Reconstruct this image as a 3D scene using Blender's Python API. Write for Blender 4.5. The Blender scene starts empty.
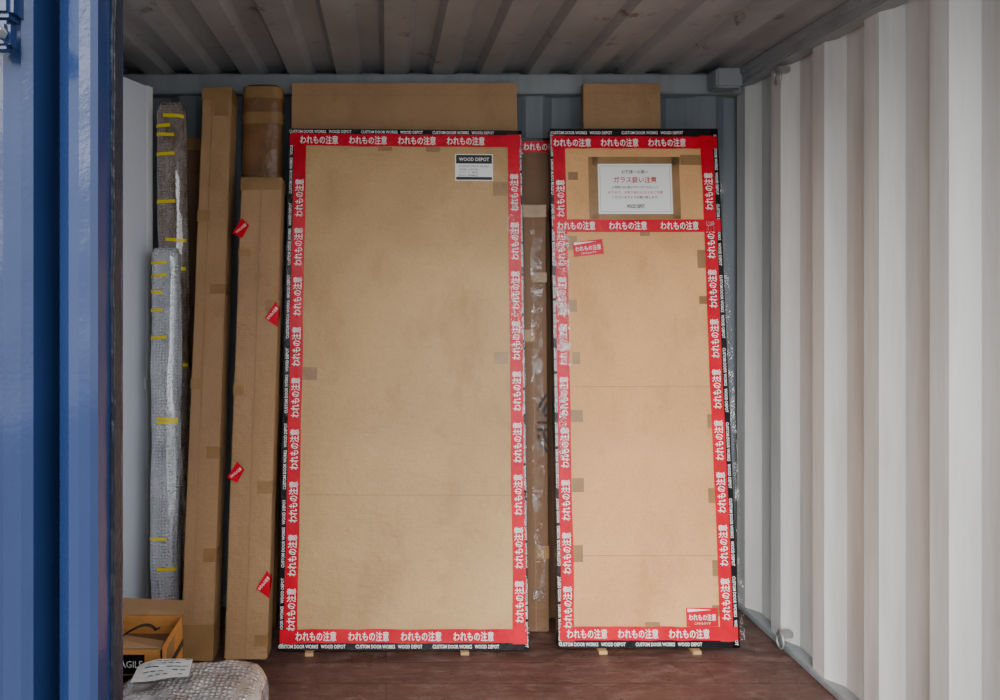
import bpy, bmesh, math, random
from mathutils import Vector, Matrix, noise
random.seed(7)
F=722.0; CX=386.0; CY=285.0; CH=1.44
def P(px,py,Y): return Vector(((px-CX)*Y/F, Y, CH-(py-CY)*Y/F))
def floorY(py,z=0.0): return F*(CH-z)/(py-CY)
scene=bpy.context.scene
col=scene.collection

# ---------------------------------------------------------------- materials
def newmat(name):
    m=bpy.data.materials.new(name); m.use_nodes=True
    nt=m.node_tree; b=nt.nodes['Principled BSDF']
    return m,nt,b
def N(nt,t,**kw):
    n=nt.nodes.new(t)
    for k,v in kw.items():
        if k in n.inputs: n.inputs[k].default_value=v
        else: setattr(n,k,v)
    return n
def coords(nt,scale=(1,1,1)):
    tc=N(nt,'ShaderNodeTexCoord'); mp=N(nt,'ShaderNodeMapping')
    mp.inputs['Scale'].default_value=scale
    nt.links.new(tc.outputs['Object'],mp.inputs['Vector']); return mp.outputs['Vector']
def noise_n(nt,scale,detail=4,rough=.55,cs=(1,1,1)):
    n=N(nt,'ShaderNodeTexNoise',Scale=scale,Detail=detail,Roughness=rough)
    nt.links.new(coords(nt,cs),n.inputs['Vector']); return n.outputs['Fac']
def ramp(nt,fac,stops):
    r=N(nt,'ShaderNodeValToRGB'); e=r.color_ramp.elements
    while len(e)<len(stops): e.new(.5)
    for el,(p,c) in zip(e,stops): el.position=p; el.color=(*c,1) if len(c)==3 else c
    nt.links.new(fac,r.inputs['Fac']); return r.outputs['Color']
def mix(nt,fac,a,b,mode='MIX'):
    m=N(nt,'ShaderNodeMix',data_type='RGBA',blend_type=mode)
    for i,v in ((0,fac),(6,a),(7,b)):
        if hasattr(v,'links'): nt.links.new(v,m.inputs[i])
        else: m.inputs[i].default_value=v if i==0 else (*v,1)
    return m.outputs[2]
def bump(nt,b,h,dist,strength=1,prev=None):
    n=N(nt,'ShaderNodeBump',Distance=dist,Strength=strength)
    nt.links.new(h,n.inputs['Height'])
    if prev is not None: nt.links.new(prev,n.inputs['Normal'])
    nt.links.new(n.outputs['Normal'],b.inputs['Normal']); return n.outputs['Normal']
def sc(c,k): return tuple(min(1,x*k) for x in c)

def cardboard(name,c,var=.14,flute=True):
    m,nt,b=newmat(name)
    a=ramp(nt,noise_n(nt,1.8,4),[(.3,sc(c,1-var)),(.7,sc(c,1+var))])
    f=ramp(nt,noise_n(nt,260,3,.7,(1,1,.5)),[(.3,(.80,.80,.80)),(.7,(1.0,1.0,1.0))])
    colr=mix(nt,1.0,a,f,'MULTIPLY')
    s=ramp(nt,noise_n(nt,5,7,.7,(1,1,.5)),[(.54,(1,1,1)),(.75,(.80,.75,.70))])
    colr=mix(nt,1.0,colr,s,'MULTIPLY')
    nt.links.new(colr,b.inputs['Base Color']); b.inputs['Roughness'].default_value=.62; b.inputs['Specular IOR Level'].default_value=.35
    n1=bump(nt,b,noise_n(nt,3.5,5),.05,.7)
    if flute:
        w=N(nt,'ShaderNodeTexWave',bands_direction='Z',Scale=40.0,Distortion=.3)
        nt.links.new(coords(nt),w.inputs['Vector'])
        bump(nt,b,w.outputs['Fac'],.0008,.4,n1)
    return m
def plain(name,c,rough=.5,bs=0,bd=.002,metal=0,coat=0,var=0,spec=.5):
    m,nt,b=newmat(name)
    if var: nt.links.new(ramp(nt,noise_n(nt,9,5),[(.3,sc(c,1-var)),(.7,sc(c,1+var))]),b.inputs['Base Color'])
    else: b.inputs['Base Color'].default_value=(*c,1)
    b.inputs['Roughness'].default_value=rough; b.inputs['Metallic'].default_value=metal
    b.inputs['Coat Weight'].default_value=coat; b.inputs['Specular IOR Level'].default_value=spec
    if bs: bump(nt,b,noise_n(nt,bs,4),bd,.8)
    return m
CB_A=cardboard('cardboard_tan',(.57,.36,.165))
CB_B=cardboard('cardboard_orange',(.76,.405,.165))
CB_C=cardboard('cardboard_carton',(.43,.25,.12))
CB_D=cardboard('cardboard_dark',(.19,.10,.052))
CB_F=cardboard('cardboard_box_orange',(.66,.28,.07))
KRAFT=plain('kraft_tape',(.30,.17,.07),.3,30,.003,var=.2)
KRAFTW=plain('kraft_wrap',(.20,.095,.038),.35,14,.014,var=.3)
CREASE=plain('crease_line',(.30,.19,.09),.8)
RED=plain('red_tape',(.60,.003,.022),.27,45,.0022,var=.18,spec=.35)
BLACK=plain('black_tape',(.006,.006,.008),.24,50,.003,spec=.5)
WHITE=plain('white_print',(.90,.84,.83),.5)
PAPER=plain('white_paper',(.85,.85,.83),.6,6,.004)
INK=plain('black_ink',(.015,.015,.015),.6)
REDINK=plain('red_ink',(.5,.01,.01),.6)
YEL=plain('yellow_tape',(.85,.66,.01),.35,40,.003)
WOOD=plain('spacer_wood',(.5,.30,.13),.7,30,.002,var=.2)
BOARD=plain('white_board',(.70,.73,.80),.55,5,.006)
METAL=plain('galvanised_metal',(.35,.35,.34),.45,30,.001,metal=.6,var=.2)
RUBBER=plain('rubber_gasket',(.006,.008,.016),.5,60,.006)
CONC=plain('concrete',(.30,.29,.28),.9,20,.004,var=.15)

def bubble(name,c1,c2,wr=.5,scale=80.0):
    m,nt,b=newmat(name)
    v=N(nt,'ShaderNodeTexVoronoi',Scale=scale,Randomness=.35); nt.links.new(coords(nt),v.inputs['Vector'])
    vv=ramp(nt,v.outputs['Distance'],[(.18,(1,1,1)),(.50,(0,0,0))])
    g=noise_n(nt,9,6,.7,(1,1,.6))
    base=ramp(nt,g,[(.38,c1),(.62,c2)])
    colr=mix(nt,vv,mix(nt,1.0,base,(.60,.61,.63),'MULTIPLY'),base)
    nt.links.new(colr,b.inputs['Base Color']); b.inputs['Roughness'].default_value=.09
    b.inputs['Specular IOR Level'].default_value=1.0
    b.inputs['Coat Weight'].default_value=1.0; b.inputs['Coat Roughness'].default_value=.03
    b.inputs['Coat IOR'].default_value=1.7
    rdg=N(nt,'ShaderNodeTexNoise',Scale=11.0,Detail=3.0,Roughness=.5,noise_type='RIDGED_MULTIFRACTAL')
    nt.links.new(coords(nt,(1,1,.7)),rdg.inputs['Vector'])
    n1=bump(nt,b,rdg.outputs['Fac'],.007,wr)
    n2=bump(nt,b,vv,.006,1.0,n1)
    nt.links.new(n1,b.inputs['Coat Normal'])
    return m
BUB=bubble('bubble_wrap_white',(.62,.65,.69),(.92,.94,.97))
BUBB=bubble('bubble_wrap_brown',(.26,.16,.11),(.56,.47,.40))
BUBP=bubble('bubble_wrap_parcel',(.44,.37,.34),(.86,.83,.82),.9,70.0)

def film(name,lo,hi,a,bb):
    m,nt,b=newmat(name)
    t=N(nt,'ShaderNodeBsdfTransparent'); g=N(nt,'ShaderNodeBsdfGlossy',Roughness=.08)
    mx=N(nt,'ShaderNodeMixShader'); out=nt.nodes['Material Output']
    bp=N(nt,'ShaderNodeBump',Distance=.025,Strength=1.0)
    nt.links.new(noise_n(nt,24,5,.7,(1,1,.4)),bp.inputs['Height']); nt.links.new(bp.outputs['Normal'],g.inputs['Normal'])
    f=ramp(nt,noise_n(nt,16,4,.7),[(lo,(a,)*3),(hi,(bb,)*3)])
    nt.links.new(f,mx.inputs[0]); nt.links.new(t.outputs[0],mx.inputs[1]); nt.links.new(g.outputs[0],mx.inputs[2])
    nt.links.new(mx.outputs[0],out.inputs['Surface']); return m
FILM=film('clear_stretch_film',.50,.62,.03,.6)
FILM2=film('clear_tape_sheen',.50,.66,.02,.45)

def paint(name,c,dirt,rust,rough=.45,dirtamt=(.45,.75),streak=(6,6,.5),rustamt=(.70,.74),bb=.35,spec=.5):
    m,nt,b=newmat(name)
    a=ramp(nt,noise_n(nt,1.5,6,.6,streak),[(dirtamt[0],c),(dirtamt[1],dirt)])
    r=ramp(nt,noise_n(nt,9,8,.7),[(rustamt[0],(0,0,0)),(rustamt[1],(1,1,1))])
    colr=mix(nt,r,a,rust)
    nt.links.new(colr,b.inputs['Base Color']); b.inputs['Roughness'].default_value=rough; b.inputs['Specular IOR Level'].default_value=spec
    n1=bump(nt,b,noise_n(nt,3,2),.02,bb)
    bump(nt,b,noise_n(nt,120,3),.0008,.5,n1)
    return m
WALLW=paint('wall_paint_white',(.64,.64,.615),(.46,.455,.43),(.22,.17,.13),rustamt=(.70,.74),dirtamt=(.40,.70))
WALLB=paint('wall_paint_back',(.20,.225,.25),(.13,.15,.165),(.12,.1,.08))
RAIL=paint('rail_paint',(.26,.28,.29),(.18,.19,.19),(.17,.12,.09))
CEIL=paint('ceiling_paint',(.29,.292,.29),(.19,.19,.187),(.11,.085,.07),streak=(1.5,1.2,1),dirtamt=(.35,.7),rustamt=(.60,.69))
BLUE=paint('blue_paint',(.011,.024,.076),(.008,.017,.055),(.006,.014,.042),rough=.2,bb=1.0,spec=.4)
def floor_mat():
    m,nt,b=newmat('floor_plywood')
    a=ramp(nt,noise_n(nt,2.5,7,.65,(1,6,1)),[(.3,(.06,.027,.020)),(.7,(.15,.07,.054))])
    g=ramp(nt,noise_n(nt,9,9,.8,(1,2.5,1)),[(.48,(0,0,0)),(.70,(.85,.85,.85))])
    colr=mix(nt,g,a,(.24,.165,.14))
    br=N(nt,'ShaderNodeTexBrick',Scale=1.0); br.inputs['Mortar Size'].default_value=.002
    br.inputs['Brick Width'].default_value=2.4; br.inputs['Row Height'].default_value=.145
    br.inputs['Color1'].default_value=(1,1,1,1); br.inputs['Color2'].default_value=(.75,.75,.75,1); br.inputs['Mortar'].default_value=(.25,.25,.25,1)
    nt.links.new(coords(nt),br.inputs['Vector'])
    nt.links.new(mix(nt,1.0,colr,br.outputs['Color'],'MULTIPLY'),b.inputs['Base Color'])
    nt.links.new(ramp(nt,noise_n(nt,7,7,.7),[(.3,(.2,)*3),(.7,(.5,)*3)]),b.inputs['Roughness'])
    bump(nt,b,noise_n(nt,40,6,.6,(1,5,1)),.005,.9)
    return m
FLOOR=floor_mat()

# ---------------------------------------------------------------- builder
class B:
    def __init__(s): s.v=[];s.f=[];s.m=[];s.sm=[];s.mats=[]
    def mi(s,mat):
        if mat not in s.mats: s.mats.append(mat)
        return s.mats.index(mat)
    def add(s,vs,fs,mat,smooth=False,M=None):
        o=len(s.v); i=s.mi(mat)
        for v in vs:
            v=Vector(v)
            if M is not None: v=M@v
            s.v.append(v)
        for f in fs: s.f.append([o+k for k in f]); s.m.append(i); s.sm.append(smooth)
    def box(s,x0,x1,y0,y1,z0,z1,mat,M=None):
        vs=[(x,y,z) for x in(x0,x1) for y in(y0,y1) for z in(z0,z1)]
        fs=[(0,1,3,2),(4,6,7,5),(0,4,5,1),(2,3,7,6),(0,2,6,4),(1,5,7,3)]
        s.add(vs,fs,mat,False,M)
    def bbox(s,x0,x1,y0,y1,z0,z1,mat,bev=.004,amp=0,cuts=0,seed=0,M=None,freq=4):
        bm=bmesh.new(); bmesh.ops.create_cube(bm,size=1)
        for v in bm.verts: v.co=Vector((x0+(v.co.x+.5)*(x1-x0),y0+(v.co.y+.5)*(y1-y0),z0+(v.co.z+.5)*(z1-z0)))
        if cuts:
            e=[e for e in bm.edges if abs(e.verts[0].co.z-e.verts[1].co.z)>.5*(z1-z0)]
            bmesh.ops.subdivide_edges(bm,edges=e,cuts=cuts)
        bmesh.ops.bevel(bm,geom=[e for e in bm.edges if e.calc_face_angle(0)>.5],offset=bev,segments=2,affect='EDGES')
        if amp:
            for v in bm.verts:
                n=noise.noise_vector(v.co*freq+Vector((seed,seed*2,0)))
                v.co+=Vector((n.x,n.y,0))*amp
        bm.verts.index_update()
        s.add([v.co.copy() for v in bm.verts],[[v.index for v in f.verts] for f in bm.faces],mat,False,M); bm.free()
    def obj(s,name,M=None,parent=None):
        me=bpy.data.meshes.new(name); me.from_pydata(s.v,[],s.f); 
        for m in s.mats: me.materials.append(m)
        me.polygons.foreach_set('material_index',s.m); me.polygons.foreach_set('use_smooth',s.sm); me.update()
        o=bpy.data.objects.new(name,me); col.objects.link(o)
        if M is not None:
            if abs(M.col[0].to_3d().normalized().dot(M.col[2].to_3d().normalized()))>1e-4:
                T=Matrix.Translation(M.translation); me.transform(T.inverted()@M); o.matrix_world=T
            else: o.matrix_world=M
        if parent: o.parent=parent
        return o
_tc={}
def textmesh(body,bold=0.0,res=2):
    k=(body,bold,res)
    if k in _tc: return _tc[k]
    cu=bpy.data.curves.new('t','FONT'); cu.body=body; cu.size=1; cu.resolution_u=res; cu.offset=bold
    o=bpy.data.objects.new('t',cu); col.objects.link(o); bpy.context.view_layer.update()
    me=o.evaluated_get(bpy.context.evaluated_depsgraph_get()).to_mesh()
    vs=[v.co.copy() for v in me.vertices]; fs=[list(p.vertices) for p in me.polygons]
    bpy.data.objects.remove(o); bpy.data.curves.remove(cu)
    if vs:
        x0=min(v.x for v in vs);x1=max(v.x for v in vs);y0=min(v.y for v in vs);y1=max(v.y for v in vs)
        vs=[Vector((v.x-(x0+x1)/2,v.y-(y0+y1)/2,0)) for v in vs]; w=x1-x0;h=y1-y0
    else: w=h=1
    _tc[k]=(vs,fs,w,h); return _tc[k]
def text(b,body,cx,cz,width,mat,ang=0,y=-.003,height=None,bold=0.0,M=None,res=2):
    vs,fs,w,h=textmesh(body,bold,res)
    sx=width/w; sy=(height/h) if height else sx
    c,s_=math.cos(ang),math.sin(ang)
    b.add([(cx+v.x*sx*c-v.y*sy*s_, y, cz+v.x*sx*s_+v.y*sy*c) for v in vs],fs,mat,False,M)
FRAG='われもの注意'
def frame(BL,BR,TL,shear=False):
    ux=(BR-BL); w=ux.length; ux.normalize(); uz=TL-BL
    if not shear: uz=uz-ux*uz.dot(ux)
    h=uz.length; uz.normalize()
    uy=uz.cross(ux).normalized(); M=Matrix.Identity(4)
    for i in range(3): M[i][0]=ux[i];M[i][1]=uy[i];M[i][2]=uz[i];M[i][3]=BL[i]
    return M,w,h
CAM=Vector((0,0,CH))
def loc(M,px,py):
    Mi=M.inverted(); o=Mi@CAM; d=(Mi.to_3x3()@(P(px,py,1)-CAM)); t=-o.y/d.y; r=o+d*t; return r.x,r.z

# ---------------------------------------------------------------- room
XR=1.58; XL=-1.45; YB=3.25; YF=.92; ZC=2.376
def profile(L0,L1,pitch,a,sl,depth):
    pts=[];t=L0
    far=pitch-a-2*sl
    while t<L1:
        for dt,d in ((0,0),(a,0),(a+sl,depth),(a+sl+far,depth)):
            if t+dt<L1: pts.append((t+dt,d))
        t+=pitch
    d=pts[-1][1]; pts.append((L1,d)); return pts
def extrude(b,pts3a,pts3b,mat):
    n=len(pts3a); b.add(pts3a+pts3b,[(i,i+1,n+i+1,n+i) for i in range(n-1)],mat)
b=B(); pr=profile(YF,YB+.04,.288,.072,.055,.046)
extrude(b,[(XR+d,YB+YF-t,0) for t,d in pr],[(XR+d,YB+YF-t,ZC) for t,d in pr],WALLW)
b.box(XR+.048,XR+.054,YF,YB+.05,-.02,ZC+.04,WALLW); b.obj('wall_right')
b=B(); 
extrude(b,[(XL-d,t,0) for t,d in pr],[(XL-d,t,ZC) for t,d in pr],WALLW)
b.box(XL-.054,XL-.048,YF,YB+.05,-.02,ZC+.04,WALLW); b.obj('wall_left')
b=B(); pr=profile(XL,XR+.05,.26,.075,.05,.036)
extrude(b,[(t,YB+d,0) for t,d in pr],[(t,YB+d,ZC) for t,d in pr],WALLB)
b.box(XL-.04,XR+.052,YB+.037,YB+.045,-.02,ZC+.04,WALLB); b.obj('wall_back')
b=B(); pr=profile(XL-.04,XR+.05,.212,.09,.022,.030)
extrude(b,[(t,YF,ZC+d) for t,d in pr],[(t,YB+.04,ZC+d) for t,d in pr],CEIL)
b.box(XL-.044,XR+.054,YF,YB+.045,ZC+.032,ZC+.04,CEIL); b.obj('ceiling')
b=B(); b.box(XL-.04,XR+.048,YF,YB+.04,-.12,0,FLOOR); b.obj('floor')
b=B(); b.bbox(XL,XR+.035,3.20,YB+.03,2.29,ZC-.001,RAIL,.006); b.obj('trim_1')
b=B(); b.bbox(1.535,XR+.035,YF,3.199,2.315,ZC-.001,RAIL,.008)
b.bbox(1.52,1.536,YF,3.199,2.345,ZC-.001,RAIL,.002); b.obj('trim_2')
b=B(); b.bbox(1.42,1.534,3.10,3.199,2.29,ZC-.001,RAIL,.008); b.obj('corner_casting')
b=B(); b.bbox(1.565,XR+.045,YF,YB,0,.022,RAIL,.004); b.obj('baseboard_right')
b=B(); b.bbox(XL,XR,3.225,YB+.03,0,.06,RAIL,.004); b.obj('baseboard_back')
b=B(); b.box(-9,9,-12,YF-.005,-.22,-.14,CONC); b.obj('ground_outside')
def ring(pos):
    b=B(); r=.024; t=.005; vs=[];fs=[];n=24;k=8
    for i in range(n):
        a=i/n*2*math.pi
        for j in range(k):
            c=j/k*2*math.pi; R=r+t*math.cos(c)
            vs.append((-.012+t*math.sin(c)-.004, R*math.cos(a), R*math.sin(a)*1.2-.024))
    for i in range(n):
        for j in range(k): fs.append((i*k+j,((i+1)%n)*k+j,((i+1)%n)*k+(j+1)%k,i*k+(j+1)%k))
    b.add(vs,fs,METAL,True)
    b.bbox(-.022,.03,-.014,.014,-.010,.016,METAL,.004)
    b.obj('lashing_ring',Matrix.Translation(pos))
ring((1.566,2.86,2.29)); ring((1.566,2.84,.065))
# ---------------- blue door
b=B()
zb,zt=-.06,2.36
prof=[(-.365,.985),(-.365,.915),(-.372,.908),(-.385,.905),(-.40,.91),(-.418,.925),(-.426,.965),(-.434,.965),(-.442,.905),(-.455,.90),(-.480,.905),(-.500,.945),(-.545,.945)]
x=-.545
while x>-1.30:
    prof+=[(x-.03,.985),(x-.11,.985),(x-.14,.955),(x-.21,.955)]; x-=.21
prof+=[(-1.43,.955),(-1.43,1.0)]
extrude(b,[(x,y-.0,zb+.062) for x,y in prof],[(x,y-.0,zt) for x,y in prof],BLUE)
b.box(-1.43,-.366,1.0,1.005,.002,zt,BLUE)
b.box(-.368,-.3655,.98,1.0,.002,zt,BLUE)
b.bbox(-.366,-.3595,.955,.985,.002,zt,RUBBER,.002,.0025,90,3,freq=16)
z0=CH+(285-58)*.9/F
b.bbox(-.50,-.450,.860,.885,z0,z0+.034,BLUE,.005)
b.bbox(-.62,-.452,.87,.91,z0+.042,z0+.30,BLUE,.006)
vs=[];n=6
for yy in(.845,.861):
    for i in range(n):
        a=i/n*2*math.pi; vs.append((-.458+.007*math.cos(a),yy,z0+.017+.007*math.sin(a)))
b.add(vs,[tuple(range(6)),tuple(range(11,5,-1))]+[(i,(i+1)%6,6+(i+1)%6,6+i) for i in range(6)],METAL)
b.obj('container_door')
b=B(); b.bbox(-1.5,1.66,.86,.915,2.365,2.52,BLUE,.01); b.obj('trim_3')
b=B(); b.bbox(-1.5,1.66,.86,.915,-.139,-.065,BLUE,.008); b.obj('trim_4')
b=B(); b.bbox(1.64,1.74,.80,.915,-.139,2.52,BLUE,.012); b.obj('door_post')

# ---------------------------------------------------------------- big panels
def border(b,w,h,t,il,ir,it,ib,red=.052,seed=0):
    e=.006
    for (x0,x1,z0,z1) in ((0,il+e,0,h),(w-ir-e,w,0,h),(0,w,0,ib+e),(0,w,h-it-e,h)):
        b.box(x0,x1,-.0012,0,z0,z1,BLACK)
    b.box(-.0015,0,-.0012,t,0,h,BLACK); b.box(w,w+.0015,-.0012,t,0,h,BLACK)
    b.box(-.0015,w+.0015,-.0012,t,h,h+.0015,BLACK)
    rnd=random.Random(seed)
    def strip(p0,p1,half,y):
        n=16; vs=[];fs=[]; d=(Vector(p1)-Vector(p0)); nn=Vector((-d.y,d.x)).normalized()
        for i in range(n+1):
            q=Vector(p0)+d*(i/n)+nn*rnd.uniform(-.002,.002)
            for s_ in(-1,1): vs.append((q.x+nn.x*half*s_,y,q.y+nn.y*half*s_))
        for i in range(n): fs.append((2*i,2*i+2,2*i+3,2*i+1))
        b.add(vs,fs,RED,True)
    L=il+red/2; R=w-ir-red/2; T=h-it-red/2; D=ib+red/2
    strip((L,ib-.004),(L,h-it+.004),red/2,-.0020)
    strip((R,ib-.004),(R,h-it+.004),red/2,-.0020)
    strip((.004,D),(w-.004,D),red/2,-.0026)
    strip((.004,T),(w-.004,T),red/2,-.0026)
    per=.205; tw=.158; th=.036
    z=D+.10
    while z<T-.09:
        text(b,FRAG,L,z,tw,WHITE,math.pi/2,-.0034,th,.012)
        text(b,FRAG,R,z+.03,tw,WHITE,math.pi/2,-.0034,th,.012); z+=per
    x=.125 if w>.8 else .09
    while x<w-.05:
        text(b,FRAG,min(x,w-.085),T,tw,WHITE,0,-.0034,th,.012)
        text(b,FRAG,min(x+.02,w-.085),D,tw,WHITE,0,-.0034,th,.012); x+=per if w>.8 else .2
    x=.13
    BT='CUSTOM DOOR WORKS   WOOD DEPOT'
    while x<w-.1:
        text(b,BT,x,h-it*.5,.26,WHITE,0,-.0016,.013,.015); text(b,BT,x,ib*.5,.26,WHITE,0,-.0016,.014,.015); x+=.30
    z=.14
    while z<h-.1:
        text(b,BT,w-max(ir,.014)*.5,z,.26,WHITE,-math.pi/2,-.0016,.012,.015); text(b,BT,il*.5,z,.26,WHITE,math.pi/2,-.0016,.012,.015); z+=.30
def patch(b,M,px0,py0,px1,py1,mat=KRAFT,y=-.0010):
    x0,z1=loc(M,px0,py0); x1,z0=loc(M,px1,py1); b.box(x0,x1,y,0,z0,z1,mat); return x0,x1,z0,z1
def sticker(b,x,z,w,h,ang,y=-.003,M=None):
    R=Matrix.Translation((x,0,z))@Matrix.Rotation(ang,4,'Y')
    if M is not None: R=M@R
    b.box(-w/2,w/2,y,y+.0008,-h/2,h/2,RED,R)
    text(b,FRAG,0,0,w*.85,WHITE,0,y-.0006,h*.36,.012,R)
    b.add([(-w*.46,y-.0006,h*.28),(w*.3,y-.0006,h*.40),(-w*.46,y-.0006,h*.46)],[(0,1,2)],WHITE,False,R)
    text(b,'こわれものです',0,-h*.33,w*.5,WHITE,0,y-.0006,h*.12,0,R)
def spacers(b,M,xs,t,zf):
    Mi=M.inverted()
    for x in xs:
        c=M@Vector((x,0,0)); T=Mi@Matrix.Translation((c.x,c.y,0))
        b.box(-.016,.016,-.012,t+.02,0.0005,zf,WOOD,T)
def filmstrip(b,M,px,pya,pyb,wd,seed,mat=FILM):
    vs=[];fs=[];n=30
    x0,za=loc(M,px,pya); _,zb2=loc(M,px,pyb)
    for i in range(n+1):
        z=za+(zb2-za)*i/n
        for j in range(6):
            vs.append((x0+j*wd/5+.004*noise.noise(Vector((seed,i*.5,1))),-.007-.003*noise.noise(Vector((j*.9+seed,i*.7,3))),z))
    for i in range(n):
        for j in range(5): fs.append((i*6+j,(i+1)*6+j,(i+1)*6+j+1,i*6+j+1))
    b.add(vs,fs,mat,True)

t=.045; zf=.02
Y0=floorY(650,zf)
M,w,h=frame(P(278.5,650,Y0),P(528.5,650,Y0+.012),P(289.5,129,3.03),True)
b=B(); b.bbox(0,w,0,t,0,h,CB_A,.003); border(b,w,h,t,.020,.008,.020,.026,seed=1)
for q in ((303,367,317,380),(494,352,508,364),(378,147,392,151),(426,147,440,152),(493,182,508,196),(300,147,306,158)): patch(b,M,*q)
x0,z=loc(M,305,495); x1,_=loc(M,512,491)
b.box(x0,x1,-.0006,0,z,z+.002,CREASE)
x0,x1,z0,z1=patch(b,M,455,154,493,181,PAPER,-.0016)
W_=x1-x0;H_=z1-z0
b.box(x0+.004,x1-.004,-.0022,-.0016,z1-H_*.36,z1-.004,INK)
text(b,'WOOD DEPOT',(x0+x1)/2,z1-H_*.2,W_*.8,WHITE,0,-.0028,H_*.13,.01)
text(b,'CUSTOM DOOR WORKS',(x0+x1)/2,z1-H_*.46,W_*.8,INK,0,-.0022,H_*.07)
for k,s_ in enumerate(('W900 x H2100','アカシア 無垢','No. 0482')): text(b,s_,x0+W_*.35,z1-H_*(.58+.11*k),W_*.5,INK,0,-.0022,H_*.07)
b.box(x0+.004,x1-.004,-.0022,-.0016,z0+.004,z0+H_*.14,INK)
filmstrip(b,M,519,150,640,.012,3,FILM2); filmstrip(b,M,506,175,240,.05,13,FILM2)
filmstrip(b,M,510,280,350,.05,23,FILM2)
spacers(b,M,(.12,w-.25),t,zf-.007)
b.obj('wrapped_door_package',M)
# Panel B
Y0=floorY(648,zf)
M,w,h=frame(P(559,648,Y0),P(739.5,648,Y0),P(550.5,129,3.06),True)
b=B(); b.bbox(0,w,0,t,0,h,CB_B,.003); border(b,w,h,t,.010,.022,.034,.028,seed=2)
x0,zt_=loc(M,640,219.5); _,zb_=loc(M,640,232)
b.box(.004,w-.004,-.0034,0,zb_,zt_,RED)
x=.10
while x<w-.03: text(b,FRAG,min(x,w-.08),(zt_+zb_)/2,.158,WHITE,0,-.0042,.036,.012); x+=.215
for q in ((570,225,583,231),(680,155,703,165),(697,250,712,268),(699,296,713,304),(707,414,716,428),(708,488,717,503),(712,560,721,576),(569,410,583,422),(572,478,584,492),(573,545,583,562),(572,352,580,364),(566,236,577,250),(640,232,650,236),(645,622,660,628),(568,172,578,180),(712,605,721,616),(566,300,577,312)): patch(b,M,*q)
for py in (387,556):
    x0,z=loc(M,572,py); b.box(x0,w-.075,-.0006,0,z,z+.002,CREASE)
for q in ((588,157,599,219),(671,157,681,219),(592,157,680,165),(592,213,680,219)): patch(b,M,*q,y=-.0014)
x0,x1,z0,z1=patch(b,M,597.5,164,673,214,PAPER,-.0022)
W_=x1-x0;H_=z1-z0;cx=(x0+x1)/2
for a_ in ((x0+.008,x1-.008,z1-.01,z1-.009),(x0+.008,x1-.008,z0+.009,z0+.01),(x0+.008,x0+.009,z0+.009,z1-.009),(x1-.009,x1-.008,z0+.009,z1-.009)):
    b.box(a_[0],a_[1],-.0026,-.0022,a_[2],a_[3],INK)
text(b,'お客様へお願い',cx,z1-H_*.16,W_*.36,INK,0,-.003,H_*.075,.008)
text(b,'ガラス扱い注意',cx,z1-H_*.32,W_*.58,REDINK,0,-.003,H_*.125,.02)
text(b,'お荷物の中に割れやすいガラスが入って',cx,z1-H_*.47,W_*.62,INK,0,-.003,H_*.055,.008)
text(b,'おります。お取り扱いには十分ご注意',cx,z1-H_*.57,W_*.74,REDINK,0,-.003,H_*.055,.008)
text(b,'くださいますようお願い致します。',cx,z1-H_*.67,W_*.62,INK,0,-.003,H_*.055,.008)
text(b,'WOOD DEPOT',cx,z0+H_*.15,.075,INK,0,-.003,H_*.08,.03)
x,z=loc(M,588,248); sticker(b,x,z,.125,.062,math.radians(-6))
x,z=loc(M,702,617); sticker(b,x,z,.125,.07,0)
filmstrip(b,M,555,235,375,.055,0); filmstrip(b,M,558,380,460,.03,5,FILM2)
filmstrip(b,M,718,150,430,.02,31,FILM2); filmstrip(b,M,731,430,640,.02,41,FILM2)
spacers(b,M,(.17,w-.17),t,zf-.007)
b.obj('wrapped_door_package',M)

# ---------------------------------------------------------------- cartons behind / beside
def lean(px0,pxw,Yb,Yt,ztop,thick,roll=0,width=None,zoff=0):
    xl=(px0-CX)*Yb/F; wd=width if width else pxw*Yb/F
    th=math.atan2(Yt-Yb,ztop); z0=thick*math.sin(th)+.001
    BL=Vector((xl,Yb,z0)); return frame(BL,BL+Vector((wd,0,0)),Vector((xl+roll,Yt,ztop)),True)
def carton(name,M,w,h,t,mat,seed=0,tapes=(),seam=None,amp=.0016,flaps=True,obj=True):
    b=B(); b.bbox(0,w,0,t,0,h,mat,.004,amp,24,seed)
    e=.0022
    for z,dz,fx in tapes:
        b.box(-e if fx<=0 else w*(1-fx),w+e if fx>=0 else w*(-fx),-e,t*.6,z,z+dz,KRAFT)
    if seam is not None: b.box(seam-.0008,seam+.0008,-e,-.0,0,h,CREASE)
    if flaps:
        b.box(-e,w+e,-e,t+e,h-.05,h+e,KRAFT)
    return b.obj(name,M) if obj else b
M,w,h=lean(0,0,3.0,3.125,2.315,.04,width=.975); M[0][3]=-.408
b=B(); b.bbox(0,w,0,.04,0,h,CB_C,.003); b.box(.0,w,-.001,0,h-.055,h-.053,CREASE); b.obj('flat_carton',M)
M,w,h=lean(0,0,3.06,3.14,2.317,.035,width=.335); M[0][3]=.858
b=B(); b.bbox(0,w,0,.035,0,h,CB_C,.003); b.box(0,w,-.001,0,h-.045,h-.043,CREASE); b.obj('flat_carton',M)
M,w,h=lean(0,0,3.12,3.15,2.07,.03,width=.26); M[0][3]=.578
b=B(); b.bbox(0,w,0,.03,0,h,CB_D,.003)
b.box(-.001,w+.001,-.0015,.031,h-.052,h-.002,RED); b.box(-.002,w+.001,-.0012,.031,h-.002,h+.012,BLACK)
text(b,FRAG,.10,h-.027,.158,WHITE,0,-.003,.034,.012)
b.obj('slim_package',M)
M,w,h=lean(0,0,2.99,3.06,1.777,.055,width=.098); M[0][3]=.578
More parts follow.
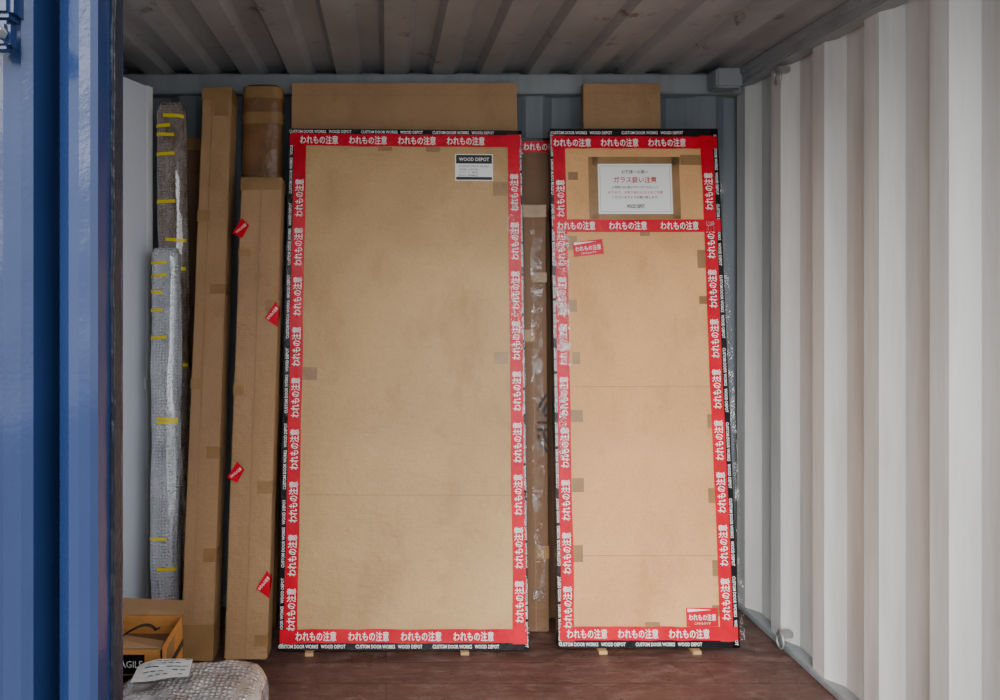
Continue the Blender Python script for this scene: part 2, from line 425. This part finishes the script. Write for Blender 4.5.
b=carton('',M,w,h,.055,CB_D,5,((.3,.05,.5),(1.2,.05,-.5),(1.45,.04,.6)),w*.45,obj=False)
cxl=.125
for R,hh in((.078,.135),(.055,.105)):
    vs=[];n=24
    for i in range(n+1):
        a=-math.pi*.5+math.pi*i/n
        for rr in (0,.012): vs.append((min(.097,cxl-(R-rr)*math.cos(a)),-.0026,.86+(hh-rr*1.3)*math.sin(a)))
    b.add(vs,[(2*i,2*i+1,2*i+3,2*i+2) for i in range(n) if not 8<i<15],INK)
for k in range(3): b.box(.050+.006*k,.097,-.0026,-.002,.825+.030*k,.838+.030*k,INK)
filmstrip(b,M,530,230,600,.05,51,FILM2)
b.obj('narrow_carton',M)

# carton C
M,w,h=lean(224,0,floorY(663),2.935,1.875,.115,roll=.03,width=.163)
b=carton('',M,w,h,.115,CB_C,11,((.05,.04,.3),(.62,.045,.35),(1.0,.04,-.25),(1.33,.045,.3),(1.55,.03,-.3)),None,obj=False)
b.box(w*.5-.001,w*.5+.001,-.0024,0,0,h,CREASE)
def corner_sticker(b,w,z,s=.045):
    y=-.0035
    b.add([(w-s*1.1,y,z-s*.2),(w+.003,y,z-s*1.0),(w+.003,y,z+s*.9),(w-s*.2,y,z+s*1.3)],[(0,1,2,3)],RED)
    b.add([(w+.0035,y,z-s*1.0),(w+.0035,.05,z+s*.2),(w+.0035,.03,z+s*.9),(w+.0035,y,z+s*.9)],[(0,1,2,3)],RED)
    text(b,FRAG,w-s*.45,z+s*.25,s*1.3,WHITE,math.radians(50),y-.0006,s*.3,.012)
for px,py in ((241,229),(267,316),(236,473),(262,586)):
    lx,lz=loc(M,px,py)
    if lx>w*.6: corner_sticker(b,w,lz)
    else:
        s=.034; b.add([(lx-s,-.0035,lz-s*.5),(lx+s*.2,-.0035,lz-s*1.1),(lx+s,-.0035,lz+s*.4),(lx+s*.1,-.0035,lz+s*1.3)],[(0,1,2,3)],RED)
        text(b,FRAG,lx,lz+.002,s*1.5,WHITE,math.radians(40),-.0042,s*.35,.012)
b.obj('tall_carton',M)
# carton C2
M,w,h=lean(180,0,floorY(665),3.03,2.265,.12,roll=.012,width=.122)
b=carton('',M,w,h,.12,CB_C,21,((.0,.13,0),(.36,.05,.4),(.75,.045,.4),(1.02,.04,-.3),(1.4,.04,.5),(1.7,.045,-.4)),w*.35,obj=False)
b.box(w*.45,w*.9,-.004,.124,h-.12,h+.004,KRAFT)
b.obj('tall_carton',M)
def column(b,rx,ry,h,mat,seed=0,amp=.006,seg=28,rings=60,bands=(),band_mat=YEL,sq=3.0,topround=True,arc=None):
    def pt(a,z,off=0):
        c,s_=math.cos(a),math.sin(a); r=(abs(c)**sq+abs(s_)**sq)**(-1/sq)
        k=1.0
        if topround and z>h-.03: k=.80+.20*math.sqrt(max(0,1-((z-h+.03)/.03)**2))
        q=Vector((rx*r*c*k,ry*r*s_*k,z)); n=noise.noise(Vector((c*1.5+seed,s_*1.5,z*5)))
        return Vector((q.x+c*(n*amp+off),q.y+s_*(n*amp+off),z))
    vs=[pt(2*math.pi*j/seg,h*i/rings) for i in range(rings+1) for j in range(seg)]
    fs=[(i*seg+j,i*seg+(j+1)%seg,(i+1)*seg+(j+1)%seg,(i+1)*seg+j) for i in range(rings) for j in range(seg)]
    fs+= [tuple(range(seg))[::-1], tuple(rings*seg+j for j in range(seg))]
    b.add(vs,fs,mat,True)
    rnd=random.Random(seed)
    for z0,dz in bands:
        a0=0;sp=2*math.pi
        if arc: a0=math.radians(rnd.choice((195,210,250))); sp=math.radians(arc)
        tilt=rnd.uniform(-.006,.006) if arc else 0
        vs=[pt(a0+sp*j/seg,z0+dz*i/2+tilt*math.cos(a0+sp*j/seg),.003) for i in range(3) for j in range(seg+1)]
        m=seg+1
        b.add(vs,[(i*m+j,i*m+j+1,(i+1)*m+j+1,(i+1)*m+j) for i in range(2) for j in range(seg)],band_mat,True)
def place(xb,yb,xt,yt,ztop,ry):
    o=Vector((xb,yb,0)); z=(Vector((xt,yt,ztop))-o); h=z.length; z.normalize()
    x=Vector((0,1,0)).cross(z).normalized(); y=z.cross(x)
    o.z=ry*abs(z.y)+.002
    M=Matrix.Identity(4)
    for i in range(3): M[i][0]=x[i];M[i][1]=y[i];M[i][2]=z[i];M[i][3]=o[i]
    return M,h
M,h=place(-.545,3.06,-.53,3.135,2.295,.05)
b=B(); column(b,.086,.046,h,KRAFTW,3,.008,bands=((h-.17,.05),(h-.06,.05),(.9,.05)),band_mat=KRAFT,sq=4); b.obj('kraft_wrapped_bundle',M)
M,w,h=lean(0,0,3.12,3.15,2.08,.04,width=.11); M[0][3]=-.885
carton('slim_carton',M,w,h,.04,CB_D,31,((.5,.05,.4),(1.5,.05,.4)),None)
M,h=place(-.885,2.90,-.900,2.955,1.585,.05)
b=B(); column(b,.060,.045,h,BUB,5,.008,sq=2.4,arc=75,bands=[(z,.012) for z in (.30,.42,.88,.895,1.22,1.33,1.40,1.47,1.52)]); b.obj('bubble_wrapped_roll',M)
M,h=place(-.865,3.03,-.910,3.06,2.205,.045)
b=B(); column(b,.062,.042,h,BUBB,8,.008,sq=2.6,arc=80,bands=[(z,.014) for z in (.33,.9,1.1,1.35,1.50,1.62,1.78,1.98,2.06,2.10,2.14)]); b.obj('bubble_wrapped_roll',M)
BLp=Vector((-1.26,2.32,0.001)); BRp=Vector((-.998,3.08,0.001))
M,w,h=frame(BLp,BRp,BLp+Vector((0,0,2.28)))
b=B(); b.bbox(0,w,0,.035,0,h,BOARD,.004); b.box(w-.035,w+.002,-.002,.037,0,h+.001,PAPER)
b.bbox(w-.05,w+.004,-.004,.039,1.0,1.05,PAPER,.002); b.obj('white_board',M)

# ---------------------------------------------------------------- open carton bottom-left
b=B(); x0,x1,y0,y1,H=-1.0,-.652,2.10,2.315,.38; T=.005
b.bbox(x0,x1,y0,y0+T,.001,H,CB_F,.001); b.bbox(x0,x1,y1-T,y1,.001,H,CB_F,.001)
b.bbox(x0,x0+T,y0,y1,.001,H,CB_F,.001); b.bbox(x1-T,x1,y0,y1,.001,H,CB_F,.001); b.box(x0,x1,y0,y1,.001,.006,CB_F)
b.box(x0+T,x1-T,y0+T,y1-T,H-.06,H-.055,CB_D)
def quad(b,p,mat,t=.004):
    p=[Vector(q) for q in p]; n=(p[1]-p[0]).cross(p[3]-p[0]).normalized()*t
    b.add(p+[q+n for q in p],[(0,1,2,3),(7,6,5,4),(0,4,5,1),(1,5,6,2),(2,6,7,3),(3,7,4,0)],mat)
quad(b,[(x0,y1,H),(x1,y1,H),(x1-.01,y1+.07,H+.015),(x0,y1+.07,H+.03)],CB_C)
quad(b,[(x0,y0,H),(x1,y0,H),(x1-.02,y0+.085,H-.02),(x0,y0+.085,H+.03)],CB_C)
b.box(x0-.002,x1+.002,y0-.002,y1+.002,.285,.305,BLACK)
b.box(x1,x1+.0015,y0+.05,y0+.12,.31,.36,KRAFT)
b.box(x0+.12,x1-.05,y0-.0025,y0,.31,.365,BLACK)
text(b,'FRAGILE',x1-.10,.338,.09,WHITE,0,y0-.0035,.02)
vs=[];n=40
for i in range(n+1):
    s=i/n; q=Vector((x0+.1+s*.22,y0+.05+.05*math.sin(s*9),H-.0+.03*abs(math.sin(s*7))+.005))
    vs+= [q,q+Vector((0,.012,.004))]
b.add(vs,[(2*i,2*i+1,2*i+3,2*i+2) for i in range(n)],BLACK,True)
b.obj('open_cardboard_box')

# ---------------------------------------------------------------- bubble wrapped parcel foreground
b=B(); a_,b_,c_=.200,.20,.190; nE=6.0; ctr=Vector((-.525,1.880,c_+.004))
def dz(x,y): return .010*noise.noise(Vector((x*9,y*9,1)))+.005*noise.noise(Vector((x*25,y*25,4)))
vs=[];fs=[];U=96;V=60
for i in range(V+1):
    ph=-math.pi/2+math.pi*i/V
    for j in range(U):
        th=2*math.pi*j/U; d=Vector((math.cos(ph)*math.cos(th),math.cos(ph)*math.sin(th),math.sin(ph)))
        r=(abs(d.x)**nE+abs(d.y)**nE+abs(d.z)**nE)**(-1/nE)
        q=Vector((a_*d.x*r,b_*d.y*r,c_*d.z*r)); k=dz(q.x,q.y)+.006*noise.noise(q*18)
        if d.z>-.3: q+=Vector((d.x,d.y,d.z)).normalized()*k
        vs.append(q)
for i in range(V):
    for j in range(U): fs.append((i*U+j,i*U+(j+1)%U,(i+1)*U+(j+1)%U,(i+1)*U+j))
b.add(vs,fs,BUBP,True)
def topz(x,y): return c_*(max(0,1-abs(x/a_)**nE-abs(y/b_)**nE))**(1/nE)+dz(x,y)+.010
gx,gy=12,9; vs=[]
A=math.radians(8)
for i in range(gy+1):
    for j in range(gx+1):
        u=(j/gx-.5)*.15; v=(i/gy-.5)*.11; x=-.085+u*math.cos(A)-v*math.sin(A); y=.095+u*math.sin(A)+v*math.cos(A)
        vs.append((x,min(y,.165),topz(x,min(y,.165))))
b.add(vs,[(i*(gx+1)+j,i*(gx+1)+j+1,(i+1)*(gx+1)+j+1,(i+1)*(gx+1)+j) for i in range(gy) for j in range(gx)],PAPER,True)
for k in range(5):
    y=.06+.018*k
    for s in range(6):
        x=-.135+.02*s; wq=.012+.006*((k*7+s*3)%3)/2
        if (k+s)%4==0: continue
        hh=.0035
        b.add([(x,y,topz(x,y)+.002),(x+wq,y,topz(x+wq,y)+.002),(x+wq,y+hh,topz(x+wq,y+hh)+.002),(x,y+hh,topz(x,y+hh)+.002)],[(0,1,2,3)],INK)
o=b.obj('bubble_wrapped_parcel',Matrix.Translation(ctr))

# ---------------------------------------------------------------- light, world, camera
w=bpy.data.worlds.new('World'); scene.world=w; w.use_nodes=True; nt=w.node_tree
bg=nt.nodes['Background']; tc=N(nt,'ShaderNodeTexCoord'); sx=N(nt,'ShaderNodeSeparateXYZ'); nt.links.new(tc.outputs['Generated'],sx.inputs[0])
c=ramp(nt,sx.outputs['Z'],[(0,(.74,.77,.83)),(.6,(.90,.95,1.0))]); nt.links.new(c,bg.inputs['Color']); bg.inputs['Strength'].default_value=3.6
L=bpy.data.lights.new('overcast_sun','SUN'); L.energy=4.4; L.angle=math.radians(50); L.color=(1,.98,.95)
o=bpy.data.objects.new('overcast_sun',L); col.objects.link(o)
o.rotation_euler=Vector((.22,.85,-.50)).to_track_quat('-Z','Y').to_euler()
cam=bpy.data.cameras.new('camera'); co=bpy.data.objects.new('camera',cam); col.objects.link(co)
co.location=CAM; co.rotation_euler=(math.pi/2,0,0); cam.sensor_width=36; cam.lens=36*F/1000
cam.shift_x=.114; cam.shift_y=-.065; cam.clip_start=.05
scene.camera=co
